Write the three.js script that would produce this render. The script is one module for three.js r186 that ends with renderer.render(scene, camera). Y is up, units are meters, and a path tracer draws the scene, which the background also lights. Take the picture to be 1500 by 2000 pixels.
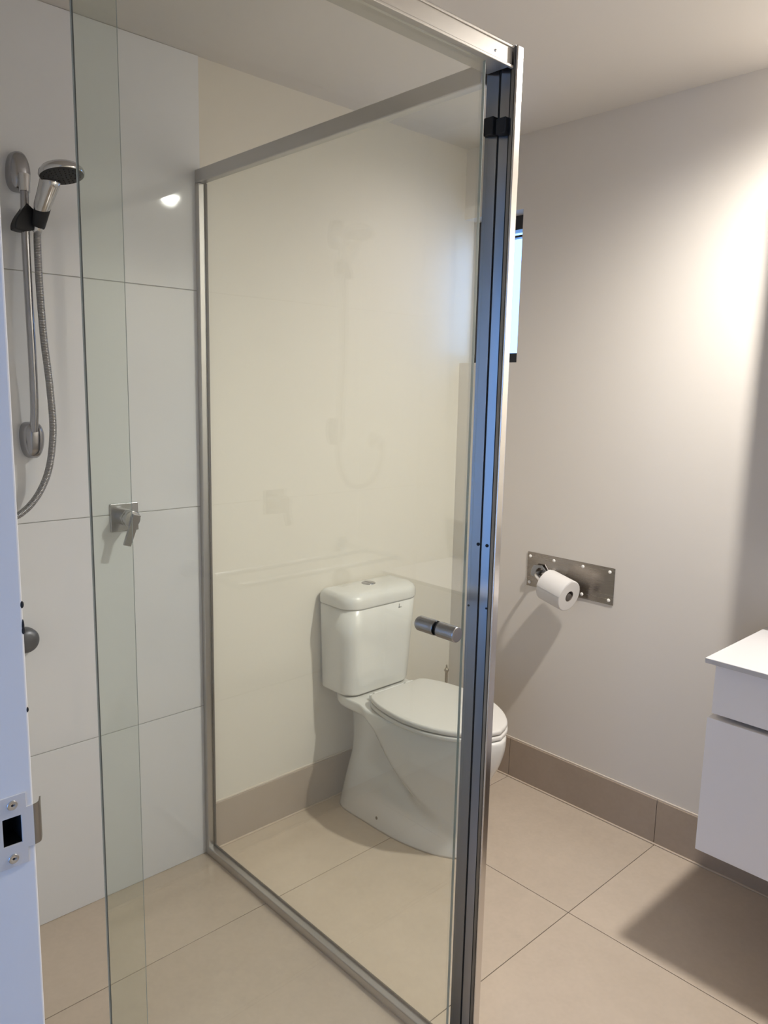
import * as THREE from 'three';
import { RoundedBoxGeometry } from 'three/addons/geometries/RoundedBoxGeometry.js';
import { mergeGeometries } from 'three/addons/utils/BufferGeometryUtils.js';

// ---------------------------------------------------------------- camera, sky, lamp, exposure
const renderer = new THREE.WebGLRenderer();
renderer.toneMapping = THREE.LinearToneMapping;
renderer.toneMappingExposure = 1.0;
renderer.shadowMap.enabled = true;
const scene = new THREE.Scene();
const camera = new THREE.PerspectiveCamera(67.27, 0.75, 0.02, 60);
{
  const yaw = 0.758, pitch = 0.1586, roll = 0.0215;
  camera.position.set(-2.3353, 1.499, 2.0517);
  camera.lookAt(-2.3353 + Math.sin(yaw) * Math.cos(pitch), 1.499 - Math.sin(pitch), 2.0517 - Math.cos(yaw) * Math.cos(pitch));
  camera.rotateZ(roll);
}
scene.add(camera);
// daylight: pale blue overcast sky, seen through the small window and the hall's glazed door
scene.background = new THREE.Color().setRGB(0.30, 0.60, 1.28);
scene.backgroundIntensity = 3.0;
const LAMP = [-0.41, 2.4, 1.56];                    // the one downlight, in front of the vanity
const LAMP_COLOR = new THREE.Color().setRGB(1.0, 0.96, 0.915);
const LAMP_POWER = 10.6;                // candela

// ---------------------------------------------------------------- dimensions (metres)
const H = 2.4;                 // ceiling
const XL = -2.075;             // left wall, room side
const XH = -2.195;             // left wall, hall side
const ZF = 2.13;               // front wall (towel rail)
const XR = -1.151;             // return panel of the shower screen

// ---------------------------------------------------------------- helpers
let seed = 7;
const rnd = () => ((seed = (seed * 16807) % 2147483647) / 2147483647);
const used = new Map();
function numbered(name) {
  const n = used.get(name) ?? 0; used.set(name, n + 1);
  return n ? `${name}_${String(n).padStart(3, '0')}` : name;
}
function obj(name, geo, mat, parent = scene) {
  const g = Array.isArray(geo) ? mergeGeometries(geo.map((q) => { const c = q.index ? q.toNonIndexed() : q; for (const k of Object.keys(c.attributes)) if (!['position', 'normal', 'uv'].includes(k)) c.deleteAttribute(k); return c; })) : geo;
  const m = new THREE.Mesh(g, mat);
  m.name = parent === scene ? numbered(name) : name;
  m.castShadow = m.receiveShadow = true;
  parent.add(m);
  return m;
}
function thing(name, label, category, [x, y, z] = [0, 0, 0], group) {
  const o = new THREE.Group(); o.name = numbered(name); o.position.set(x, y, z); scene.add(o);
  o.userData = { label, category }; if (group) o.userData.group = group;
  return o;
}
function struct(name, label) {
  const o = new THREE.Group(); o.name = name; o.userData = { kind: 'structure', label }; scene.add(o); return o;
}
// box between two corners
function bx(x0, y0, z0, x1, y1, z1, r = 0) {
  const g = r ? new RoundedBoxGeometry(Math.abs(x1 - x0), Math.abs(y1 - y0), Math.abs(z1 - z0), 3, r) : new THREE.BoxGeometry(Math.abs(x1 - x0), Math.abs(y1 - y0), Math.abs(z1 - z0));
  return g.translate((x0 + x1) / 2, (y0 + y1) / 2, (z0 + z1) / 2);
}
// uv in metres from the position, by the way each face points
function metreUV(g, s = 1) {
  if (g.index) g = g.toNonIndexed();
  g.computeVertexNormals();
  const p = g.attributes.position, n = g.attributes.normal, uv = [];
  for (let i = 0; i < p.count; i++) {
    const a = [Math.abs(n.getX(i)), Math.abs(n.getY(i)), Math.abs(n.getZ(i))];
    if (a[1] >= a[0] && a[1] >= a[2]) uv.push(p.getX(i) * s, p.getZ(i) * s);
    else if (a[0] >= a[2]) uv.push(p.getZ(i) * s, p.getY(i) * s);
    else uv.push(p.getX(i) * s, p.getY(i) * s);
  }
  g.setAttribute('uv', new THREE.Float32BufferAttribute(uv, 2));
  return g;
}
// cylinder from a to b
function rod(a, b, r0, r1 = r0, seg = 24) {
  const A = new THREE.Vector3(...a), B = new THREE.Vector3(...b), d = B.clone().sub(A);
  const g = new THREE.CylinderGeometry(r1, r0, d.length(), seg);
  g.applyQuaternion(new THREE.Quaternion().setFromUnitVectors(new THREE.Vector3(0, 1, 0), d.normalize()));
  return g.translate((a[0] + b[0]) / 2, (a[1] + b[1]) / 2, (a[2] + b[2]) / 2);
}
// lathe round an axis: pts are [radius, along]
function lathe(pts, at, dir = [0, 1, 0], seg = 40) {
  const g = new THREE.LatheGeometry(pts.map(([r, h]) => new THREE.Vector2(Math.max(r, 1e-5), h)), seg);
  g.applyQuaternion(new THREE.Quaternion().setFromUnitVectors(new THREE.Vector3(0, 1, 0), new THREE.Vector3(...dir).normalize()));
  return g.translate(...at);
}
function tube(pts, r, seg = 120, rad = 14) {
  return new THREE.TubeGeometry(new THREE.CatmullRomCurve3(pts.map((q) => new THREE.Vector3(...q)), false, 'centripetal'), seg, r, rad);
}
// skin over rings of points (all the same count), closed round, capped at both ends
function loft(rings, capLow = true, capHigh = true) {
  const n = rings[0].length, pos = [], uv = [], idx = [];
  rings.forEach((ring, j) => ring.forEach((q, i) => { pos.push(...q); uv.push(i / n, j / (rings.length - 1)); }));
  for (let j = 0; j + 1 < rings.length; j++) for (let i = 0; i < n; i++) {
    const a = j * n + i, b = j * n + (i + 1) % n, c = a + n, d = b + n;
    idx.push(a, c, b, b, c, d);
  }
  const cap = (j, up) => {
    const c = pos.length / 3, m = [0, 0, 0]; rings[j].forEach((q) => q.forEach((v, k) => (m[k] += v / n)));
    pos.push(...m); uv.push(0.5, 0.5);
    for (let i = 0; i < n; i++) { const a = j * n + i, b = j * n + (i + 1) % n; up ? idx.push(a, c, b) : idx.push(a, b, c); }
  };
  if (capLow) cap(0, false);
  if (capHigh) cap(rings.length - 1, true);
  const g = new THREE.BufferGeometry();
  g.setAttribute('position', new THREE.Float32BufferAttribute(pos, 3));
  g.setAttribute('uv', new THREE.Float32BufferAttribute(uv, 2));
  g.setIndex(idx); g.computeVertexNormals();
  return g;
}
const sstep = (a, b, x) => { const t = Math.min(1, Math.max(0, (x - a) / (b - a))); return t * t * (3 - 2 * t); };
// piecewise smooth table look-up
function table(t, x) {
  if (x <= t[0][0]) return t[0][1];
  for (let i = 0; i + 1 < t.length; i++) if (x <= t[i + 1][0]) {
    const [x1, y1] = t[i], [x2, y2] = t[i + 1], p0 = t[i - 1] ?? t[i], p3 = t[i + 2] ?? t[i + 1], u = (x - x1) / (x2 - x1), h = x2 - x1;
    const m1 = p0 === t[i] ? (y2 - y1) / h : (y2 - p0[1]) / (x2 - p0[0]), m2 = p3 === t[i + 1] ? (y2 - y1) / h : (p3[1] - y1) / (p3[0] - x1);
    const u2 = u * u, u3 = u2 * u;
    return (2 * u3 - 3 * u2 + 1) * y1 + (u3 - 2 * u2 + u) * h * m1 + (-2 * u3 + 3 * u2) * y2 + (u3 - u2) * h * m2;
  }
  return t[t.length - 1][1];
}

// ---------------------------------------------------------------- textures (grain only)
function noiseTexture(size, octaves, lo, hi, srgb, stretch = [1, 1]) {
  const grids = octaves.map(([n]) => Array.from({ length: n * n }, rnd));
  const data = new Uint8Array(size * size * 4);
  for (let y = 0; y < size; y++) for (let x = 0; x < size; x++) {
    let v = 0, w = 0;
    octaves.forEach(([n, amp], k) => {
      const fx = (x / size) * n * stretch[0], fy = (y / size) * n * stretch[1], x0 = Math.floor(fx), y0 = Math.floor(fy), tx = sstep(0, 1, fx - x0), ty = sstep(0, 1, fy - y0);
      const g = (a, b) => grids[k][((b % n + n) % n) * n + ((a % n) + n) % n];
      v += amp * ((g(x0, y0) * (1 - tx) + g(x0 + 1, y0) * tx) * (1 - ty) + (g(x0, y0 + 1) * (1 - tx) + g(x0 + 1, y0 + 1) * tx) * ty); w += amp;
    });
    v /= w; const o = (y * size + x) * 4;
    for (let c = 0; c < 3; c++) data[o + c] = Math.round(255 * (lo[c] + (hi[c] - lo[c]) * v));
    data[o + 3] = 255;
  }
  const t = new THREE.DataTexture(data, size, size);
  t.wrapS = t.wrapT = THREE.RepeatWrapping; t.magFilter = THREE.LinearFilter; t.minFilter = THREE.LinearMipmapLinearFilter; t.generateMipmaps = true;
  if (srgb) t.colorSpace = THREE.SRGBColorSpace;
  t.needsUpdate = true;
  return t;
}
const grey = (v) => [v, v, v];
const mottle = noiseTexture(256, [[8, 1], [32, 0.7], [128, 0.8]], grey(0.94), grey(1.0), true);
const fineBump = noiseTexture(256, [[64, 1], [128, 1]], grey(0), grey(1), false);
const wipeRough = noiseTexture(256, [[6, 1], [24, 0.6], [96, 0.4]], grey(0.75), grey(1.0), false);
const brush = noiseTexture(256, [[64, 1], [128, 1]], grey(0.35), grey(1), false, [0.06, 1]);
const smudge = noiseTexture(256, [[24, 0.5], [64, 1], [128, 1]], [0.90, 0.89, 0.88], [1, 1, 1], true, [1, 1.4]);
const ringsTexture = (() => {
  const d = new Uint8Array(16 * 4 * 4);
  for (let y = 0; y < 4; y++) for (let x = 0; x < 16; x++) { const v = Math.round(255 * Math.sqrt(Math.max(0, 1 - ((x - 7.5) / 7.5) ** 2))), o = (y * 16 + x) * 4; d[o] = d[o + 1] = d[o + 2] = v; d[o + 3] = 255; }
  const t = new THREE.DataTexture(d, 16, 4); t.wrapS = t.wrapT = THREE.RepeatWrapping; t.magFilter = THREE.LinearFilter; t.repeat.set(260, 1); t.needsUpdate = true; return t;
})();

// ---------------------------------------------------------------- materials
const lin = (r, g, b) => new THREE.Color().setRGB(r, g, b);
const std = (c, roughness, more = {}) => new THREE.MeshStandardMaterial({ color: c, roughness, ...more });
const M = {
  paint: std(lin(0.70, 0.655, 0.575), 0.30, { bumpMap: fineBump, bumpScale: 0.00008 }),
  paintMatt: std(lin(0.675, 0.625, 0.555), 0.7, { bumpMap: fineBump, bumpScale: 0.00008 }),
  ceiling: std(lin(0.67, 0.63, 0.575), 0.9),
  hall: std(lin(0.70, 0.70, 0.70), 0.8),
  hallFloor: std(lin(0.42, 0.36, 0.30), 0.6),
  wallTile: std(lin(0.74, 0.745, 0.76), 0.05),
  wallGrout: std(lin(0.48, 0.47, 0.455), 0.9),
  floorGrout: std(lin(0.12, 0.095, 0.072), 0.9),
  skirtGrout: std(lin(0.13, 0.10, 0.08), 0.9),
  caulk: std(lin(0.66, 0.58, 0.49), 0.5),
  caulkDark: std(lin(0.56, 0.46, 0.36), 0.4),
  woodwork: std(lin(0.74, 0.74, 0.75), 0.35),
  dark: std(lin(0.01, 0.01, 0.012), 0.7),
  blackAlu: std(lin(0.012, 0.011, 0.012), 0.35),
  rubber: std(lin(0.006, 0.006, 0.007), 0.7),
  gasket: std(lin(0.06, 0.05, 0.04), 0.6),
  alu: std(lin(0.50, 0.475, 0.44), 0.5, { metalness: 1 }),
  aluSatin: std(lin(0.50, 0.49, 0.48), 0.36, { metalness: 1 }),
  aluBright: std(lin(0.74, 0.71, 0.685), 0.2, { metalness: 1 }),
  chromeMid: std(lin(0.58, 0.58, 0.59), 0.1, { metalness: 1 }),
  chromeDark: std(lin(0.40, 0.40, 0.42), 0.2, { metalness: 1 }),
  aluBrushed: new THREE.MeshPhysicalMaterial({ color: lin(0.30, 0.30, 0.303), metalness: 1, roughness: 0.28, anisotropy: 0.4 }),
  chrome: std(lin(0.80, 0.80, 0.81), 0.06, { metalness: 1 }),
  chromeSoft: std(lin(0.70, 0.70, 0.71), 0.16, { metalness: 1 }),
  hose: std(lin(0.40, 0.40, 0.41), 0.28, { metalness: 1, bumpMap: ringsTexture, bumpScale: 0.0012 }),
  steel: std(lin(0.36, 0.33, 0.30), 0.34, { metalness: 1, map: smudge, roughnessMap: brush }),
  steelPlate: std(lin(0.70, 0.70, 0.71), 0.45, { metalness: 0.4 }),
  lip: std(lin(0.36, 0.34, 0.31), 0.38, { metalness: 1 }),  // strike plate metal, darkened for the dim room its lip reflects
  brass: std(lin(0.46, 0.40, 0.30), 0.3, { metalness: 1 }),
  blackPlastic: std(lin(0.006, 0.007, 0.011), 0.55),
  nozzle: std(lin(0.022, 0.023, 0.024), 0.65),
  whitePlastic: std(lin(0.78, 0.775, 0.76), 0.28),
  ceramic: new THREE.MeshPhysicalMaterial({ color: lin(0.70, 0.685, 0.645), roughness: 0.28, clearcoat: 1, clearcoatRoughness: 0.04 }),
  seat: std(lin(0.66, 0.635, 0.595), 0.22),
  paper: std(lin(0.62, 0.595, 0.565), 0.95),
  card: std(lin(0.16, 0.13, 0.11), 0.9),
  laminate: std(lin(0.84, 0.81, 0.80), 0.38),
  stone: std(lin(0.54, 0.525, 0.52), 0.22),
  mirror: std(lin(0.92, 0.93, 0.92), 0.0, { metalness: 1 }),
  rivet: std(lin(0.80, 0.77, 0.72), 0.4),
  glass: new THREE.MeshPhysicalMaterial({ color: lin(0.968, 0.980, 0.965), roughness: 0, transmission: 1, thickness: 0, ior: 1.5 }),
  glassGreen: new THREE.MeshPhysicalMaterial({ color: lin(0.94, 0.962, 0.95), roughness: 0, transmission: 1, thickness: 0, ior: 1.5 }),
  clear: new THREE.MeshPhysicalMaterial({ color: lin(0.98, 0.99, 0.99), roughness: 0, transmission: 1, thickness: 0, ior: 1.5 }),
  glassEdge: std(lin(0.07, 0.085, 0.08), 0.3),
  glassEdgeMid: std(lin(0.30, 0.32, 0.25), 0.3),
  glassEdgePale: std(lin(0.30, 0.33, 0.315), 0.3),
  lampFace: new THREE.MeshStandardMaterial({ color: 0x000000, emissive: LAMP_COLOR, emissiveIntensity: 90 }),
};
// a few tones of the same polished porcelain
const floorTones = [1, 0.985, 1.015, 0.97].map((k) => std(lin(0.575 * k, 0.478 * k, 0.38 * k), 0.17, { map: mottle, roughnessMap: wipeRough }));
const skirtTones = [1, 0.97].map((k) => std(lin(0.40 * k, 0.318 * k, 0.245 * k), 0.3, { map: mottle }));

// ================================================================= THE ROOM
// floor: porcelain tiles on a grout bed, one mesh per tile
{
  const f = struct('floor', 'polished beige porcelain tiles with thin dark joints');
  obj('grout_bed', bx(XH, -0.12, -0.12, 0.14, -0.0015, ZF + 0.12), M.floorGrout, f);
  const P = 0.617, gap = 0.0022, xs = [XL], zs = [0];
  for (let k = -4; k < 3; k++) { const x = -0.525 + k * P; if (x > -1.5 && x < -0.01) xs.push(x); }
  for (let k = -1; k < 5; k++) { const z = 0.342 + k * P; if (z > 0.01 && z < ZF - 0.01) zs.push(z); }
  xs.sort((a, b) => a - b); xs.push(0); zs.push(ZF);
  for (let i = 0; i + 1 < xs.length; i++) for (let j = 0; j + 1 < zs.length; j++) {
    const g = new RoundedBoxGeometry(xs[i + 1] - xs[i] - gap, 0.009, zs[j + 1] - zs[j] - gap, 2, 0.0008);
    obj('tile', metreUV(g.translate((xs[i] + xs[i + 1]) / 2, -0.0045, (zs[j] + zs[j + 1]) / 2)), floorTones[(i * 2 + j * 3) % 4], f);
  }
  obj('tile', metreUV(bx(XH, -0.009, 1.236, XL - gap, 0, 2.05)), floorTones[1], f);   // threshold
}
// ceiling over room and hall
{
  const c = struct('ceiling', 'plain painted ceiling');
  const hole = 0.05, s = new THREE.Shape([[-4.7, -5.1], [0.14, -5.1], [0.14, 0.14], [-4.7, 0.14]].map((q) => new THREE.Vector2(...q)));
  const h = new THREE.Path(); h.absarc(LAMP[0], -LAMP[2], hole, 0, Math.PI * 2, true); s.holes.push(h);
  const g = new THREE.ExtrudeGeometry(s, { depth: 0.12, bevelEnabled: false, curveSegments: 32 }).rotateX(-Math.PI / 2).translate(0, H, 0);
  obj('ceiling_board', g, M.ceiling, c);
}
const rowsY = [0, 0.504, 1.138, 1.767, H];
// back wall: painted plaster, white tiles in the shower
{
  const w = struct('wall_back', 'cream painted wall, tiled white inside the shower');
  obj('plaster', metreUV(bx(XH, 0, -0.12, 0.14, H, 0)), M.paint, w);
  obj('tile_bed', bx(XL, 0.0, 0.0002, -1.1465, H, 0.004), M.wallGrout, w);
  const xs = [XL + 0.008, -1.772, -1.145];
  for (let i = 0; i < 2; i++) for (let j = 0; j < 4; j++)
    obj('tile', bx(xs[i] + 0.001, rowsY[j] + (j ? 0.0012 : 0.001), 0.001, xs[i + 1] - 0.0008, rowsY[j + 1] - 0.0012, 0.0065, 0.0006), M.wallTile, w);
}
// left wall with the doorway; shower tiles on its room side
{
  const w = struct('wall_left', 'wall with the doorway, tiled white inside the shower');
  obj('plaster', [bx(XH, 0, 0, XL, H, 1.2), bx(XH, 2.135, 1.2, XL, H, 2.085), bx(XH, 0, 2.085, XL, H, ZF + 0.12)].map((g) => metreUV(g)), M.paintMatt, w);
  obj('tile_bed', bx(XL, 0, 0.0066, XL + 0.004, H, 1.118), M.wallGrout, w);
  const zs = [0.007, 0.63, 1.12];
  for (let i = 0; i < 2; i++) for (let j = 0; j < 4; j++)
    obj('tile', bx(XL + 0.001, rowsY[j] + 0.0012, zs[i] + 0.001, XL + 0.0065, rowsY[j + 1] - 0.0012, zs[i + 1] - 0.001, 0.0006), M.wallTile, w);
}
// right wall with the small window in the corner
const WZ = 0.278, WY0 = 1.606, WY1 = 2.146, WD = 0.076;
{
  const w = struct('wall_right', 'cream painted wall with a small corner window');
  obj('plaster', [bx(0, 0, 0, 0.14, WY0, ZF + 0.12), bx(0, WY1, 0, 0.14, H, ZF + 0.12), bx(0, WY0, WZ, 0.14, WY1, ZF + 0.12)].map((g) => metreUV(g)), M.paintMatt, w);
}
{
  const w = struct('wall_front', 'cream painted wall behind the vanity side');
  obj('plaster', metreUV(bx(XL, 0, ZF, 0, H, ZF + 0.12)), M.paintMatt, w);
}
// skirting tiles
{
  const b = struct('baseboard_back', 'beige skirting tiles with a pale caulk line');
  const top = 0.158, t = 0.010, ends = [-1.139, -0.525, -t];
  obj('grout_bed', bx(-1.139, 0.001, 0.0002, -t, top - 0.004, t - 0.003), M.skirtGrout, b);
  for (let i = 0; i < 2; i++) obj('skirting_tile', metreUV(bx(ends[i] + 0.001, 0.001, 0.0004, ends[i + 1] - 0.001, top, t, 0.001)), skirtTones[i], b);
  obj('caulk_line', bx(-1.139, top, 0.0002, -t, top + 0.005, 0.005, 0.001), M.caulk, b);
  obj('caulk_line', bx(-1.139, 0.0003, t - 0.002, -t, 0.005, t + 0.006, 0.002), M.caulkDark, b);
}
{
  const b = struct('baseboard_right', 'beige skirting tiles with a pale caulk line');
  const top = 0.158, t = 0.010, ends = [0.0005, 0.342, 0.955, 1.572, ZF];
  obj('grout_bed', bx(-t + 0.003, 0.001, 0.001, -0.0002, top - 0.004, ZF - 0.001), M.skirtGrout, b);
  for (let i = 0; i < 4; i++) obj('skirting_tile', metreUV(bx(-t, 0.001, ends[i] + 0.001, -0.0004, top, ends[i + 1] - 0.001, 0.001)), skirtTones[i % 2], b);
  obj('caulk_line', bx(-0.005, top, 0.001, -0.0002, top + 0.005, ZF - 0.001, 0.001), M.caulk, b);
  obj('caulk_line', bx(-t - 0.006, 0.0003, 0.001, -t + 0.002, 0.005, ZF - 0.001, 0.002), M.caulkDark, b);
}
// small black framed window, flush with the back wall
{
  const w = struct('window_1', 'small black framed window in the corner by the ceiling');
  const x0 = WD, x1 = 0.13, f = 0.038;
  obj('window_frame', [bx(x0, WY0, 0.001, x1, WY0 + f, WZ), bx(x0, WY1 - 0.05, 0.001, x1, WY1, WZ), bx(x0, WY0 + f, 0.001, x1, WY1 - 0.05, 0.03), bx(x0, WY0 + f, WZ - 0.03, x1, WY1 - 0.05, WZ)], M.blackAlu, w);
  obj('sash_bar', bx(x0 + 0.012, WY1 - 0.075, 0.03, x1 - 0.012, WY1 - 0.067, WZ - 0.03, 0.001), M.blackAlu, w);
  obj('pane', bx(x0 + 0.024, WY0 + f, 0.03, x0 + 0.028, WY1 - 0.05, WZ - 0.03), M.clear, w);
}
// door frame in the left wall: jamb with its strike plate
{
  const d = struct('door_1', 'white painted door frame seen edge on at the left');
  const jz = 1.235;
  // jamb board, with a pocket cut for the latch
  const s = new THREE.Shape(); s.moveTo(XH, 0); s.lineTo(XL, 0); s.lineTo(XL, 2.1); s.lineTo(XH, 2.1); s.closePath();
  const h = new THREE.Path(); h.moveTo(-2.1105, 1.006); h.lineTo(-2.1105, 1.044); h.lineTo(-2.0865, 1.044); h.lineTo(-2.0865, 1.006); h.closePath(); s.holes.push(h);
  obj('door_jamb', new THREE.ExtrudeGeometry(s, { depth: 0.029, bevelEnabled: true, bevelThickness: 0.003, bevelSize: 0.003, bevelOffset: -0.003, bevelSegments: 3 }).translate(0, 0, jz - 0.032), M.woodwork, d);
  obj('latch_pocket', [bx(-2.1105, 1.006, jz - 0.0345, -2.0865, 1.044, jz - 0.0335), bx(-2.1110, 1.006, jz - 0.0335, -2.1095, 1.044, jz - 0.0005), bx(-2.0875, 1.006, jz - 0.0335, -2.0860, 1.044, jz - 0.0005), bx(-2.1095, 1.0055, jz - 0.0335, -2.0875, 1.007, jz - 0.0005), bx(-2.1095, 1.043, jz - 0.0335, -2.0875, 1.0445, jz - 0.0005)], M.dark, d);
  obj('door_jamb', bx(XH, 0, 2.05, XL, 2.1, 2.085, 0.003), M.woodwork, d);
  obj('door_head', bx(XH, 2.1, 1.203, XL, 2.135, 2.085, 0.003), M.woodwork, d);
  const ps = new THREE.Shape();
  ps.moveTo(-2.117, 0.984); ps.lineTo(-2.0835, 0.984); ps.lineTo(-2.0835, 1.001); ps.lineTo(-2.0765, 1.001); ps.lineTo(-2.0765, 1.0475); ps.lineTo(-2.0835, 1.0475); ps.lineTo(-2.0835, 1.0645); ps.lineTo(-2.117, 1.0645); ps.closePath();
  const ph = new THREE.Path(); ph.moveTo(-2.1083, 1.009); ph.lineTo(-2.1083, 1.041); ph.lineTo(-2.0888, 1.041); ph.lineTo(-2.0888, 1.009); ph.closePath(); ps.holes.push(ph);
  const plate = obj('strike_plate', new THREE.ExtrudeGeometry(ps, { depth: 0.0012, bevelEnabled: true, bevelThickness: 0.0003, bevelSize: 0.0003, bevelSegments: 1 }).translate(0, 0, jz + 0.0002), M.steelPlate, d);
  // curved lip bending back past the jamb, dark reflection painted into its metal
  const lip = new THREE.Shape(); lip.moveTo(0, 0); lip.quadraticCurveTo(0.006, 0.0002, 0.0085, -0.004); lip.quadraticCurveTo(0.0105, -0.008, 0.0125, -0.013); lip.lineTo(0.0112, -0.0136); lip.quadraticCurveTo(0.0092, -0.0085, 0.0073, -0.0048); lip.quadraticCurveTo(0.005, -0.0012, 0, -0.0013); lip.closePath();
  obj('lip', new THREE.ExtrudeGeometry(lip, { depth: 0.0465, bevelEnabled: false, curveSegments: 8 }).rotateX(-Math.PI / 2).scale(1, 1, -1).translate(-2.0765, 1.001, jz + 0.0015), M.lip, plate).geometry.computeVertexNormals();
  for (const [x, y] of [[-2.0975, 1.0545], [-2.099, 0.9935]]) {
    const sc = obj('screw', lathe([[0, 0.0006], [0.0012, 0.0006], [0.0014, 0.0012], [0.0048, 0.0018], [0.0054, 0.0012], [0.0054, 0]], [x, y, jz + 0.0012], [0, 0, 1], 24), M.chromeSoft, plate);
    sc.name = 'screw';
    obj('screw_slot', bx(x - 0.0016, y - 0.0016, jz + 0.0014, x + 0.0016, y + 0.0016, jz + 0.0024), M.dark, plate);
  }
  for (const [y, hh, ww] of [[1.27, 0.004, 0.0022], [1.2475, 0.007, 0.0016], [1.242, 0.004, 0.0022], [1.155, 0.003, 0.0014]])
    obj('paint_chip', new THREE.SphereGeometry(1, 8, 6).scale(ww, hh, 0.0012).translate(XL - 0.001, y, jz - 0.0008), M.dark, d);
}

// ---------------------------------------------------------------- the hall behind the camera, glazed on its far side
{
  const a = struct('floor_hall', 'hall floor outside the doorway');
  obj('floor_board', bx(-4.7, -0.12, -0.14, XH, 0, 5.1), M.hallFloor, a);
  const b = struct('wall_hall', 'hall walls outside the doorway');
  obj('plaster', [bx(-4.58, 0, 0.1, XH, H, 0.22), bx(-4.58, 0, 4.98, XH, H, 5.1), bx(XH, 0, ZF + 0.12, XL, H, 5.1), bx(-4.7, 0, 0.1, -4.58, H, 1.9), bx(-4.7, 0, 4.9, -4.58, H, 5.1), bx(-4.7, 2.2, 1.9, -4.58, H, 4.9)], M.hall, b);
  const g = struct('door_2', 'glazed balcony door of the hall');
  obj('door_frame', [bx(-4.66, 0, 1.9, -4.61, 0.06, 4.9), bx(-4.66, 2.14, 1.9, -4.61, 2.2, 4.9), bx(-4.66, 0.06, 1.9, -4.61, 2.14, 1.96), bx(-4.66, 0.06, 4.84, -4.61, 2.14, 4.9), bx(-4.66, 0.06, 3.52, -4.61, 2.14, 3.58)], M.blackAlu, g);
  obj('pane', bx(-4.64, 0.06, 1.96, -4.634, 2.14, 3.52), M.clear, g);
  obj('pane', bx(-4.64, 0.06, 3.58, -4.634, 2.14, 4.84), M.clear, g);
}

// ================================================================= THE DOWNLIGHT
{
  const t = thing('downlight', 'round recessed ceiling downlight with a glowing face', 'light', LAMP);
  obj('trim_ring', lathe([[0.043, 0.012], [0.043, -0.001], [0.05, -0.004], [0.062, -0.003], [0.062, 0.0]], [0, 0, 0]), M.whitePlastic, t);
  obj('housing', lathe([[0.0, 0.06], [0.046, 0.06], [0.0455, 0.001]], [0, 0, 0]), M.whitePlastic, t);
  obj('lamp_face', lathe([[0, -0.0085], [0.02, -0.0082], [0.036, -0.0068], [0.0425, -0.0045], [0.0428, 0.002]], [0, 0, 0]), M.lampFace, t).castShadow = false;
  const L = new THREE.SpotLight(LAMP_COLOR, LAMP_POWER, 0, 1.42, 0.62, 2);
  L.position.set(LAMP[0], LAMP[1] - 0.0078, LAMP[2]); L.target.position.set(LAMP[0], 0, LAMP[2]);
  L.castShadow = true; L.shadow.radius = 1.9; L.shadow.mapSize.set(2048, 2048);
  scene.add(L, L.target);
}

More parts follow.
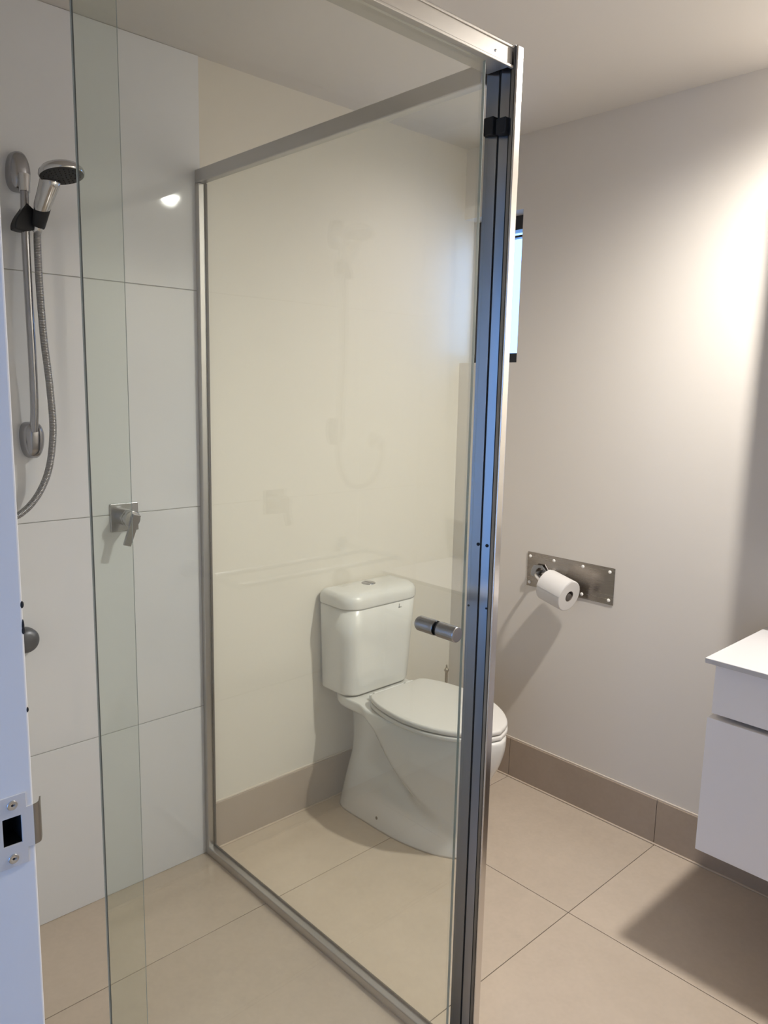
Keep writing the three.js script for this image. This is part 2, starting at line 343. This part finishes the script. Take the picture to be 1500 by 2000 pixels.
// ================================================================= SHOWER SCREEN
{
  const t = thing('shower_screen', 'silver framed glass shower screen with a corner post and a chrome door knob', 'shower screen');
  // corner post: extruded profile, two channels on the side that faces the shower
  const y1 = 2.112, a = XR, b = -1.1335, s = new THREE.Shape();
  s.moveTo(b, -1.054); s.lineTo(a, -1.054);
  // two ribs, shaped at a tilt to mirror doorway daylight, a groove behind each
  s.lineTo(a + 0.0105, -1.0745); s.lineTo(a + 0.0162, -1.0750); s.lineTo(a + 0.0162, -1.0825); s.lineTo(a + 0.0060, -1.0830);
  s.lineTo(a + 0.0138, -1.0980); s.lineTo(a + 0.0162, -1.0985); s.lineTo(a + 0.0162, -1.1055); s.lineTo(a + 0.0060, -1.1060);
  s.lineTo(a + 0.0060, -1.1140); s.lineTo(a, -1.1145);
  s.lineTo(a, -1.1175); s.lineTo(b, -1.1175); s.closePath();
  const post = obj('corner_post', new THREE.ExtrudeGeometry(s, { depth: y1 - 0.002, bevelEnabled: false }).rotateX(-Math.PI / 2).translate(0, 0.002, 0), M.aluBrushed, t);
  for (const [x, z0, z1] of [[0.0112, 1.0752, 1.0823], [0.0122, 1.0987, 1.1053]]) obj('groove_shade', bx(a + x, 0.004, z0, a + 0.0161, 2.09, z1), M.rubber, post);  // black strips painted in for the shade inside the grooves
  obj('post_lit_face', bx(a + 0.0002, 0.002, 1.1177, b + 0.001, y1, 1.1225, 0.0022), M.aluBright, t);  // front face of the post, lamp light put into its lighter metal
  for (const [z0, z1, y, h] of [[1.0545, 1.0770, 1.985, 0.032], [1.0836, 1.1062, 1.980, 0.028]])
    obj('bumper', bx(a - 0.006, y - h / 2, z0, a + 0.012, y + h / 2, z1, 0.002), M.rubber, post);
  for (const z of [1.0715, 1.0925]) obj('screw', lathe([[0, 0.0016], [0.003, 0.0012], [0.0036, 0]], [a + 0.0086 + (z > 1.08 ? 0.0023 : 0), 1.192, z], [-0.89, 0, 0.46], 16), M.dark, post);
  for (const z of [1.058, 1.096]) obj('screw', lathe([[0, 0.0012], [0.002, 0.001], [0.0024, 0]], [a + 0.0020 + (z > 1.08 ? 0.0107 : 0), 1.062, z], [-0.89, 0, 0.46], 12), M.dark, post);
  // head rail over the sliding door
  obj('head_rail', [bx(XL + 0.007, 2.078, 1.054, XR - 0.0005, 2.110, 1.112, 0.002), bx(XL + 0.007, 2.073, 1.110, XR - 0.0005, 2.0785, 1.1155, 0.0015), bx(XL + 0.007, 2.1065, 1.110, XR - 0.0005, 2.1115, 1.1145, 0.0015)], M.alu, t);
  obj('rivet', lathe([[0.0024, 0], [0.002, 0.0012], [0, 0.0016]], [-1.2, 2.09, 1.112], [0, 0, 1], 12), M.aluBright, t);
  obj('sill_rail', [bx(XL + 0.007, 0.0005, 1.056, XR - 0.0005, 0.03, 1.076, 0.002), bx(XL + 0.007, 0.0005, 1.107, XR - 0.0005, 0.03, 1.118, 0.002)], M.alu, t);
  // fixed return panel
  obj('top_rail', bx(XR - 0.012, 2.061, 0.007, XR + 0.012, 2.097, 1.0515, 0.003), M.aluSatin, t);
  obj('bottom_rail', bx(XR - 0.012, 0.0005, 0.011, XR + 0.012, 0.028, 1.0515, 0.003), M.aluSatin, t);
  obj('wall_channel', bx(XR - 0.0125, 0.0005, 0.0068, XR + 0.0085, 2.061, 0.026, 0.003), M.aluSatin, t);
  obj('glazing_seal', [bx(XR + 0.0072, 0.0285, 0.026, XR + 0.0135, 2.0605, 0.031), bx(XR + 0.0072, 0.0282, 0.031, XR + 0.0105, 0.034, 1.0515)], M.gasket, t);
  obj('fixed_pane', bx(XR + 0.001, 0.02, 0.012, XR + 0.007, 2.07, 1.060), M.glass, t).userData.label = 'clear glass of the fixed side panel';
  // sliding door
  const z = 1.1015, pane = obj('sliding_door', bx(-1.9445, 0.004, z - 0.003, -1.2170, 2.0715, z + 0.003), M.glass, t);
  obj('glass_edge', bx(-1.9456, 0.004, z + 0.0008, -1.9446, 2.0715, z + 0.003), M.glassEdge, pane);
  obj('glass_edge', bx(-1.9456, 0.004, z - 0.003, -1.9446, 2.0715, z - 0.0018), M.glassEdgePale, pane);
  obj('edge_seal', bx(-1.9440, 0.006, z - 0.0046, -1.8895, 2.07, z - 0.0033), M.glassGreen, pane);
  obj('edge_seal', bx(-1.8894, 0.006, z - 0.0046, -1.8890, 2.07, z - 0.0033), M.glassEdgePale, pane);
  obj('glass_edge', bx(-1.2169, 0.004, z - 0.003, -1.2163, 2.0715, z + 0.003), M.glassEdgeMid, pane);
  const kx = -1.289, ky = 1.0515, r = 0.0150;
  obj('knob', lathe([[0, 0.047], [r - 0.0022, 0.047], [r - 0.0006, 0.0462], [r, 0.0445], [r, 0.004], [r - 0.001, 0.0035]], [kx, ky, z + 0.003], [0, 0, 1]), M.chromeDark, pane);
  obj('knob_collar', lathe([[r - 0.001, 0.0], [r, 0.0015], [r, 0.042], [r - 0.002, 0.046], [0, 0.046]], [kx, ky, z - 0.0035], [0, 0, -1]), M.chromeDark, pane);
  obj('gasket', lathe([[0, 0], [r - 0.0008, 0], [r - 0.0008, 0.0036], [0, 0.0036]], [kx, ky, z + 0.003], [0, 0, 1]), M.rubber, pane);
}

// ================================================================= SHOWER FITTINGS
{
  const t = thing('shower_rail', 'chrome wall rail with oval end brackets and a black slider', 'shower rail');
  // drop shaped bracket, standing off the tile
  const drop = (cx, cy, flip, dep) => {
    const rings = [], N = 40;
    for (const [k, d] of [[1, 0], [1, 0.006], [0.97, 0.6 * dep], [0.86, 0.82 * dep], [0.62, 0.95 * dep], [0.3, dep]]) {
      const ring = [];
      for (let i = 0; i < N; i++) {
        const u = (i / N) * Math.PI * 2, vy = Math.sin(u), w = 0.026 * (vy > 0 ? Math.pow(Math.cos(u) ** 2, 0.36) * Math.sign(Math.cos(u)) : Math.pow(Math.cos(u) ** 2, 0.28) * Math.sign(Math.cos(u)));
        ring.push([cx + k * w, cy + flip * k * (vy > 0 ? 0.056 : 0.036) * vy, 0.0066 + d]);
      }
      rings.push(flip > 0 ? ring : ring.reverse());
    }
    return loft(rings, false, true);
  };
  obj('bracket', drop(-1.645, 1.985, 1, 0.038), M.chromeDark, t);
  obj('bracket', drop(-1.645, 1.362, -1, 0.045), M.chromeDark, t);
  obj('rail_tube', tube([[-1.640, 1.975, 0.044], [-1.6435, 1.93, 0.050], [-1.647, 1.85, 0.054], [-1.648, 1.70, 0.058], [-1.646, 1.55, 0.056], [-1.645, 1.43, 0.050], [-1.647, 1.375, 0.044]], 0.0098, 60, 20), M.chromeDark, t);
  obj('rail_sleeve', rod([-1.6395, 1.985, 0.044], [-1.6425, 1.945, 0.049], 0.0135, 0.0125), M.chromeSoft, t);
  // slider: a clamp round the rail and a cradle open towards the room
  const cl = new THREE.Shape(); cl.moveTo(-0.028, -0.026); cl.quadraticCurveTo(-0.03, -0.012, -0.012, 0.012); cl.lineTo(0.0, 0.03); cl.lineTo(0.014, 0.018); cl.lineTo(0.012, -0.022); cl.quadraticCurveTo(-0.006, -0.032, -0.028, -0.026);
  const slider = obj('slider', [new THREE.ExtrudeGeometry(cl, { depth: 0.030, bevelEnabled: true, bevelSize: 0.003, bevelThickness: 0.003, bevelSegments: 3 }).translate(-1.643, 1.883, 0.034),
    bx(-1.6335, 1.862, 0.06, -1.606, 1.872, 0.068, 0.002)], M.blackPlastic, t);
  obj('cradle', lathe([[0.0155, -0.024], [0.0185, 0.026], [0.0165, 0.027], [0.0135, -0.024]], [-1.6205, 1.888, 0.083], [0.08, 0.86, 0.5]), M.blackPlastic, slider);
}
{
  const t = thing('hand_shower', 'chrome hand shower with a dark round spray face', 'hand shower');
  const A = [-1.622, 1.892, 0.082], B = [-1.613, 1.972, 0.148];
  const d = new THREE.Vector3(B[0] - A[0], B[1] - A[1], B[2] - A[2]).normalize();
  const L = new THREE.Vector3(...B).distanceTo(new THREE.Vector3(...A));
  obj('handle', lathe([[0.0, -0.022], [0.009, -0.022], [0.0125, 0.0], [0.0165, 0.012], [0.0190, 0.022], [0.0205, 0.05], [0.0228, 0.085], [0.022, L - 0.008], [0.012, L], [0, L]], A, [d.x, d.y, d.z]), M.chromeMid, t);
  const n = new THREE.Vector3(0.06, -0.95, 0.20).normalize(), C = [-1.601, 1.974, 0.172];
  const head = obj('spray_head', lathe([[0.0, 0.022], [0.026, 0.019], [0.043, 0.012], [0.0495, 0.004], [0.051, -0.002], [0.0495, -0.0065], [0.048, -0.007]], C, [-n.x, -n.y, -n.z], 56), M.chromeMid, t);
  obj('spray_face', lathe([[0.0482, -0.0045], [0.0478, -0.0078], [0.036, -0.0088], [0, -0.0092]], C, [-n.x, -n.y, -n.z], 56), M.nozzle, head);
  const q = new THREE.Quaternion().setFromUnitVectors(new THREE.Vector3(0, -1, 0), n), dots = [];
  for (const [r, k] of [[0.010, 6], [0.020, 12], [0.030, 18], [0.040, 24]]) for (let i = 0; i < k; i++)
    dots.push(new THREE.CylinderGeometry(0.0012, 0.0016, 0.002, 6).rotateX(Math.PI).translate(r * Math.cos(i / k * 6.2832), -0.0095, r * Math.sin(i / k * 6.2832)).applyQuaternion(q).translate(...C));
  const dm = obj('spray_nozzle', dots, M.rubber, head); dm.userData.kind = 'stuff';
}
{
  const t = thing('shower_hose', 'ribbed metal shower hose hanging in a loop', 'hose');
  obj('hose_tube', tube([[-1.6225, 1.872, 0.0705], [-1.6225, 1.845, 0.062], [-1.6245, 1.80, 0.065], [-1.6265, 1.727, 0.072], [-1.6245, 1.605, 0.078], [-1.616, 1.48, 0.080], [-1.6135, 1.365, 0.078], [-1.628, 1.262, 0.062], [-1.664, 1.194, 0.05], [-1.705, 1.163, 0.044], [-1.76, 1.16, 0.042], [-1.805, 1.185, 0.045], [-1.832, 1.24, 0.05], [-1.838, 1.29, 0.05]], 0.0085, 240, 16), M.hose, t);
  obj('hose_nut', lathe([[0.0085, -0.014], [0.011, -0.012], [0.0115, 0.012], [0.0095, 0.014]], [-1.622, 1.866, 0.0665], [0, 0.86, 0.5]), M.chromeSoft, t);
  obj('wall_outlet', [rod([-1.838, 1.285, 0.05], [-1.838, 1.318, 0.05], 0.012), rod([-1.838, 1.318, 0.0068], [-1.838, 1.318, 0.056], 0.012), lathe([[0.03, 0], [0.03, 0.004], [0.014, 0.009]], [-1.838, 1.318, 0.0067], [0, 0, 1])], M.chromeSoft, t);
}
{
  const t = thing('shower_mixer', 'square plated chrome shower mixer with a lever handle', 'tap');
  obj('wall_plate', bx(-1.4435, 1.0895, 0.0067, -1.3625, 1.169, 0.0125, 0.002), M.chromeDark, t);
  obj('mixer_body', lathe([[0.0235, 0], [0.0235, 0.03], [0.022, 0.032], [0.022, 0.034], [0.0235, 0.036], [0.0235, 0.052], [0.021, 0.055], [0, 0.055]], [-1.405, 1.131, 0.0125], [0, 0, 1]), M.chromeDark, t);
  const s = new THREE.Shape(); s.moveTo(-0.0095, 0.016); s.lineTo(0.011, 0.016); s.lineTo(0.0095, -0.072); s.lineTo(-0.0095, -0.072); s.closePath();
  obj('lever', new THREE.ExtrudeGeometry(s, { depth: 0.006, bevelEnabled: true, bevelSize: 0.001, bevelThickness: 0.001, bevelSegments: 2 }).rotateX(0.10).rotateZ(-0.30).translate(-1.4015, 1.128, 0.068), M.chromeDark, t);
}
{
  const t = thing('soap_dish', 'small dark rounded metal dish on the shower tile beside the door frame', 'soap dish', [-1.686, 0.833, 0.0066]);
  obj('dish', lathe([[0.0, 0.034], [0.018, 0.034], [0.029, 0.028], [0.0335, 0.018], [0.032, 0.012], [0.0335, 0.006], [0.033, 0]], [0, 0, 0], [0, 0, 1]), std(lin(0.16, 0.165, 0.18), 0.4, { metalness: 0.6 }), t);
}

// ================================================================= TOILET
{
  const XC = -0.537;
  const t = thing('toilet', 'white close coupled toilet with its lid down', 'toilet', [XC, 0, 0]);
  // pedestal and bowl: one skin, narrow trap behind, full bowl in front
  const neck = [[0, 0.120], [0.03, 0.115], [0.10, 0.100], [0.15, 0.087], [0.20, 0.070], [0.30, 0.062], [0.36, 0.067], [0.382, 0.078], [0.392, 0.124], [0.405, 0.142], [0.44, 0.146]];
  const bowl = [[0, 0.133], [0.05, 0.130], [0.10, 0.125], [0.15, 0.124], [0.20, 0.132], [0.25, 0.143], [0.30, 0.152], [0.36, 0.160], [0.40, 0.164], [0.44, 0.164]];
  const zBack = [[0, 0.032], [0.1, 0.045], [0.2, 0.055], [0.3, 0.05], [0.38, 0.04], [0.41, 0.03], [0.44, 0.03]];
  const zFront = [[0, 0.592], [0.05, 0.584], [0.10, 0.582], [0.15, 0.588], [0.20, 0.602], [0.25, 0.628], [0.30, 0.660], [0.35, 0.685], [0.40, 0.699], [0.44, 0.700]];
  const turn = [[0, 0.60], [0.10, 0.53], [0.15, 0.45], [0.21, 0.375], [0.30, 0.31], [0.37, 0.27], [0.44, 0.23]];
  const N = 48;
  const ring = (y, k = 1) => {
    const zb = table(zBack, y), zf = table(zFront, y), zt = table(turn, y), right = [], left = [];
    for (let i = 0; i <= N; i++) {
      const s = (1 - Math.cos(Math.PI * i / N)) / 2, z = zb + (zf - zb) * s;
      let w = table(neck, y) + (table(bowl, y) - table(neck, y)) * sstep(zt - 0.045 - 0.10 * (0.44 - y), zt + 0.03 + 0.14 * (0.44 - y), z);
      const sb = 0.14, sf = 0.60;
      if (s < sb) w *= Math.sqrt(Math.max(0, 1 - (1 - s / sb) ** 2)) * 0.55 + 0.45 * Math.min(1, s / 0.004);
      if (s > 1 - sf) w *= Math.pow(Math.max(0, 1 - ((s - 1 + sf) / sf) ** 2.25), 0.56);
      const zc = (zb + zf) / 2, zz = zc + (z - zc) * k;
      left.push([-w * k, y, zz]); right.push([w * k, y, zz]);
    }
    return [...left, ...right.reverse().slice(1, -1)];
  };
  const ys = []; for (let i = 0; i <= 60; i++) ys.push(i / 60 * 0.432);
  const rings = [...ys.map((y) => ring(y)), ring(0.438, 0.99), ring(0.44, 0.96)];
  obj('bowl', loft(rings), M.ceramic, t);
  obj('fixing_hole', lathe([[0, 0.0012], [0.004, 0.001], [0.0055, 0]], [-0.1305, 0.052, 0.285], [-1, 0.16, 0], 16), M.gasket, t);
  // seat and lid
  const half = [[0.0, 0.118], [0.02, 0.136], [0.08, 0.158], [0.16, 0.171], [0.22, 0.1725], [0.30, 0.158], [0.37, 0.127], [0.42, 0.088], [0.45, 0.05], [0.467, 0.0]];
  const outline = (k, z0 = 0.228) => {
    const pts = []; const n = 40, len = 0.467 * k;
    for (let i = 0; i <= n; i++) { const u = (1 - Math.cos(Math.PI * i / n)) / 2; pts.push([-table(half, u * 0.467) * k, z0 + u * len]); }
    const L = pts, R = pts.slice(0, -1).reverse().map(([a, b]) => [-a, b]);
    return [...L, ...R];
  };
  const slab = (y0, y1, r, k, z0, dome) => {
    const rr = [];
    for (const [d, y] of [[r, y0], [r * 0.3, y0 + r * 0.3], [0, y0 + r], [0, y1 - r], [r * 0.3, y1 - r * 0.3], [r, y1]])
      rr.push(outline(k - d / 0.2, z0 + d).map(([x, z]) => [x, y, z]));
    if (dome) for (const [kk, dy] of [[0.85, 0.0022], [0.6, 0.004], [0.3, 0.005]]) rr.push(outline(kk, z0 + 0.2 * (1 - kk)).map(([x, z]) => [x, y1 + dy, z]));
    return loft(rr);
  };
  obj('seat', slab(0.4415, 0.4565, 0.0045, 1, 0.230, false), M.seat, t);
  const lid = obj('lid', slab(0.4585, 0.4765, 0.006, 0.995, 0.2305, true), M.seat, t);
  for (const s of [-1, 1]) obj('hinge', rod([s * 0.075 - 0.018, 0.462, 0.222], [s * 0.075 + 0.018, 0.462, 0.222], 0.0095), M.whitePlastic, lid);
  obj('hinge_block', bx(-0.1, 0.4405, 0.2, 0.1, 0.462, 0.228, 0.005), M.whitePlastic, t);
  // cistern
  const rect = (hw, z0, z1, rf, rb, y, k = 0) => {
    const p = [], q = 12, a = hw - k, f = z1 - k, b = z0 + k, R = Math.max(0.004, rf - k * 0.5), Q = Math.max(0.003, rb - k * 0.5);
    const arc = (cx, cz, r, t0) => { for (let i = 0; i <= q; i++) { const u = t0 + i / q * Math.PI / 2; p.push([cx + r * Math.cos(u), y, cz + r * Math.sin(u)]); } };
    arc(a - R, f - R, R, 0); arc(-a + R, f - R, R, Math.PI / 2); arc(-a + Q, b + Q, Q, Math.PI); arc(a - Q, b + Q, Q, 1.5 * Math.PI);
    return p.reverse();
  };
  const c = [];
  for (const [y, k] of [[0.4415, 0.02], [0.4440, 0.010], [0.449, 0.003], [0.456, 0], [0.54, 0], [0.65, 0], [0.757, 0]]) {
    const u = (y - 0.44) / 0.32; c.push(rect(0.156 + 0.013 * u, 0.006, 0.162 + 0.016 * u, 0.058, 0.018, y, k));
  }
  const tank = obj('cistern', loft(c), M.ceramic, t);
  const l = [];
  for (const [y, k] of [[0.7575, 0.012], [0.7600, 0.011], [0.7603, -0.001], [0.765, -0.0035], [0.785, -0.0035], [0.797, -0.001], [0.806, 0.006], [0.812, 0.016], [0.816, 0.032], [0.818, 0.06]]) l.push(rect(0.169, 0.0095, 0.178, 0.058, 0.02, y, k));
  const cl = obj('cistern_lid', loft(l), M.ceramic, t);
  const btn = obj('flush_button', lathe([[0, 0.0035], [0.021, 0.0035], [0.0245, 0.002], [0.0255, 0]], [-0.008, 0.8175, 0.088]), M.chromeDark, t);
  obj('button_split', bx(-0.0086, 0.8205, 0.0655, -0.0074, 0.8214, 0.1105), M.gasket, btn);
  obj('lid_tab', [bx(0.058, 0.735, 0.1752, 0.063, 0.7585, 0.1775), bx(0.058, 0.735, 0.1752, 0.072, 0.7385, 0.1775)], std(lin(0.40, 0.39, 0.36), 0.35), tank);
}
{
  const t = thing('toilet_brush', 'toilet brush with a slim metal handle standing behind the toilet', 'brush', [-0.125, 0, 0.1]);
  obj('holder', lathe([[0.0, 0.004], [0.052, 0.004], [0.054, 0.0], [0.054, 0.002], [0.048, 0.02], [0.048, 0.2], [0.046, 0.2], [0.046, 0.006]], [0, 0.0005, 0]), M.steel, t);
  obj('handle', lathe([[0.0, 0.03], [0.0062, 0.03], [0.0062, 0.385], [0.0058, 0.389], [0.0095, 0.392], [0.0100, 0.398], [0.0062, 0.402], [0.0045, 0.406], [0.003, 0.409], [0.0036, 0.413], [0.003, 0.418], [0.0, 0.42]], [0, 0, 0], [0, 1, 0], 24), M.brass, t);
  obj('brush_head', lathe([[0, 0.02], [0.03, 0.022], [0.038, 0.05], [0.036, 0.09], [0.01, 0.1]], [0, 0, 0], [0, 1, 0], 24), M.whitePlastic, t);
}

// ================================================================= TOILET ROLL AND ITS PLATE
const RC = new THREE.Vector3(-0.0848, 0.8148, 0.5693), RA = new THREE.Vector3(-0.0844, -0.2154, 1).normalize();
{
  const t = thing('toilet_roll_holder', 'stained steel wall plate with a bent roll arm, fixed by seven pale screws', 'roll holder');
  const pl = obj('wall_plate', bx(-0.0032, 0.7815, 0.376, -0.0004, 0.911, 0.738, 0.0012), M.steel, t);
  for (const [y, z] of [[0.895, 0.388], [0.8955, 0.492], [0.896, 0.613], [0.896, 0.719], [0.796, 0.389], [0.7965, 0.615], [0.797, 0.721]])
    obj('screw_cap', lathe([[0.0062, 0], [0.0058, 0.002], [0.004, 0.0036], [0, 0.0044]], [-0.0032, y, z], [-1, 0, 0], 20), M.rivet, pl);
  const e0 = RC.clone().addScaledVector(RA, -0.075), e1 = RC.clone().addScaledVector(RA, 0.045);
  obj('roll_arm', tube([[-0.004, 0.846, 0.442], [-0.03, 0.846, 0.445], [-0.058, 0.843, 0.456], [-0.07, 0.838, 0.474], [e0.x, e0.y, e0.z], [RC.x, RC.y, RC.z], [e1.x, e1.y, e1.z]], 0.0062, 60, 14), M.chromeSoft, t);
  // torn bracket tabs standing proud of the plate
  const tab = new THREE.Shape(); tab.moveTo(-0.03, -0.022); tab.quadraticCurveTo(-0.036, 0.0, -0.026, 0.018); tab.lineTo(0.004, 0.026); tab.lineTo(0.024, 0.012); tab.lineTo(0.026, -0.016); tab.lineTo(0.0, -0.024); tab.closePath();
  const th = new THREE.Path(); th.absarc(0.002, 0, 0.0165, 0, Math.PI * 2, true); tab.holes.push(th);
  obj('arm_bracket', new THREE.ExtrudeGeometry(tab, { depth: 0.003, bevelEnabled: true, bevelSize: 0.0012, bevelThickness: 0.002, bevelSegments: 2 }).rotateY(-Math.PI / 2 + 0.14).rotateX(0.2).translate(-0.012, 0.846, 0.440), M.chromeDark, t);
  obj('roll_spindle', (() => { const g = lathe([[0, -0.05], [0.0125, -0.05], [0.014, -0.046], [0.014, 0.046], [0.0125, 0.05], [0, 0.05]], [0, 0, 0], RA.toArray()); return g.translate(RC.x, RC.y - 0.004, RC.z); })(), std(lin(0.10, 0.085, 0.075), 0.45), t);
}
{
  const t = thing('toilet_roll', 'white toilet paper roll hanging askew on the steel wall plate', 'toilet roll', RC.toArray());
  const q = new THREE.Quaternion().setFromUnitVectors(new THREE.Vector3(0, 1, 0), RA);
  const put = (g) => g.applyQuaternion(q);
  const R = 0.056, Lh = 0.052, r = 0.0195;
  obj('paper', put(new THREE.LatheGeometry([[r, -Lh], [R - 0.004, -Lh], [R - 0.001, -Lh + 0.001], [R, -Lh + 0.004], [R, Lh - 0.004], [R - 0.001, Lh - 0.001], [R - 0.004, Lh], [r, Lh]].map(([a, b]) => new THREE.Vector2(a, b)), 72)), M.paper, t);
  obj('core', put(new THREE.LatheGeometry([[r, -Lh], [r, Lh], [r - 0.0012, Lh], [r - 0.0012, -Lh], [r, -Lh]].map(([a, b]) => new THREE.Vector2(a, b)), 48)), M.card, t);
  // loose end of the paper, lying on the roll
  const sheet = new THREE.CylinderGeometry(R + 0.0008, R + 0.0008, 2 * Lh - 0.001, 40, 1, true, 0, 1.5);
  const inner = new THREE.CylinderGeometry(R + 0.0002, R + 0.0002, 2 * Lh - 0.001, 40, 1, true, 0, 1.5);
  const a0 = new THREE.Vector3(-1, 0.06, 0).addScaledVector(RA, RA.x).normalize();
  const base = new THREE.Vector3(0, 0, 1).applyQuaternion(q), ang = Math.atan2(base.clone().cross(a0).dot(RA), base.dot(a0));
  const rot = (g) => g.rotateY(ang - 1.5);
  obj('loose_sheet', [put(rot(sheet)), put(rot(inner))], M.paper, t);
}

// ================================================================= VANITY
const VZ = 1.276;
{
  const t = thing('vanity', 'white wall hung vanity with a thin square edged top', 'vanity');
  obj('carcass', bx(-0.36, 0.325, VZ + 0.002, -0.0105, 0.8365, ZF - 0.002, 0.001), M.laminate, t);
  obj('fascia', bx(-0.442, 0.701, VZ + 0.006, -0.3605, 0.8365, ZF - 0.002, 0.001), M.laminate, t);
  obj('drawer_front', bx(-0.4465, 0.322, VZ - 0.002, -0.3605, 0.6885, ZF - 0.002, 0.0012), M.laminate, t);
  obj('countertop', bx(-0.4705, 0.8368, VZ - 0.0105, -0.001, 0.8505, ZF - 0.001, 0.002), M.stone, t);
}
{
  const t = thing('mirror_cabinet', 'mirror fronted wall cabinet above the vanity top', 'mirror cabinet');
  const z1 = ZF - 0.002, zm = (VZ + z1) / 2;
  obj('carcass', bx(-0.121, 1.0125, VZ, -0.001, 2.15, z1, 0.001), M.laminate, t);
  obj('mirror_door', bx(-0.139, 1.0095, VZ, -0.1215, 2.152, zm - 0.001, 0.001), M.mirror, t);
  obj('mirror_door', bx(-0.139, 1.0095, zm + 0.001, -0.1215, 2.152, z1, 0.001), M.mirror, t);
}
// double towel rail on the front wall, seen mirrored in the shower glass
{
  const t = thing('towel_rail', 'chrome double towel rail, seen as a reflection in the shower glass', 'towel rail');
  for (const z of [2.0, 1.862]) obj('bar', rod([-1.25, 0.972, z], [-0.655, 0.972, z], 0.008), M.chrome, t);
  for (const x of [-1.245, -0.66]) {
    obj('arm', rod([x, 0.972, ZF - 0.006], [x, 0.972, 1.85], 0.009), M.chrome, t);
    obj('rosette', lathe([[0.027, 0], [0.027, 0.005], [0.02, 0.008], [0.009, 0.009]], [x, 0.972, ZF - 0.0005], [0, 0, -1]), M.chrome, t);
  }
}
renderer.render(scene, camera);
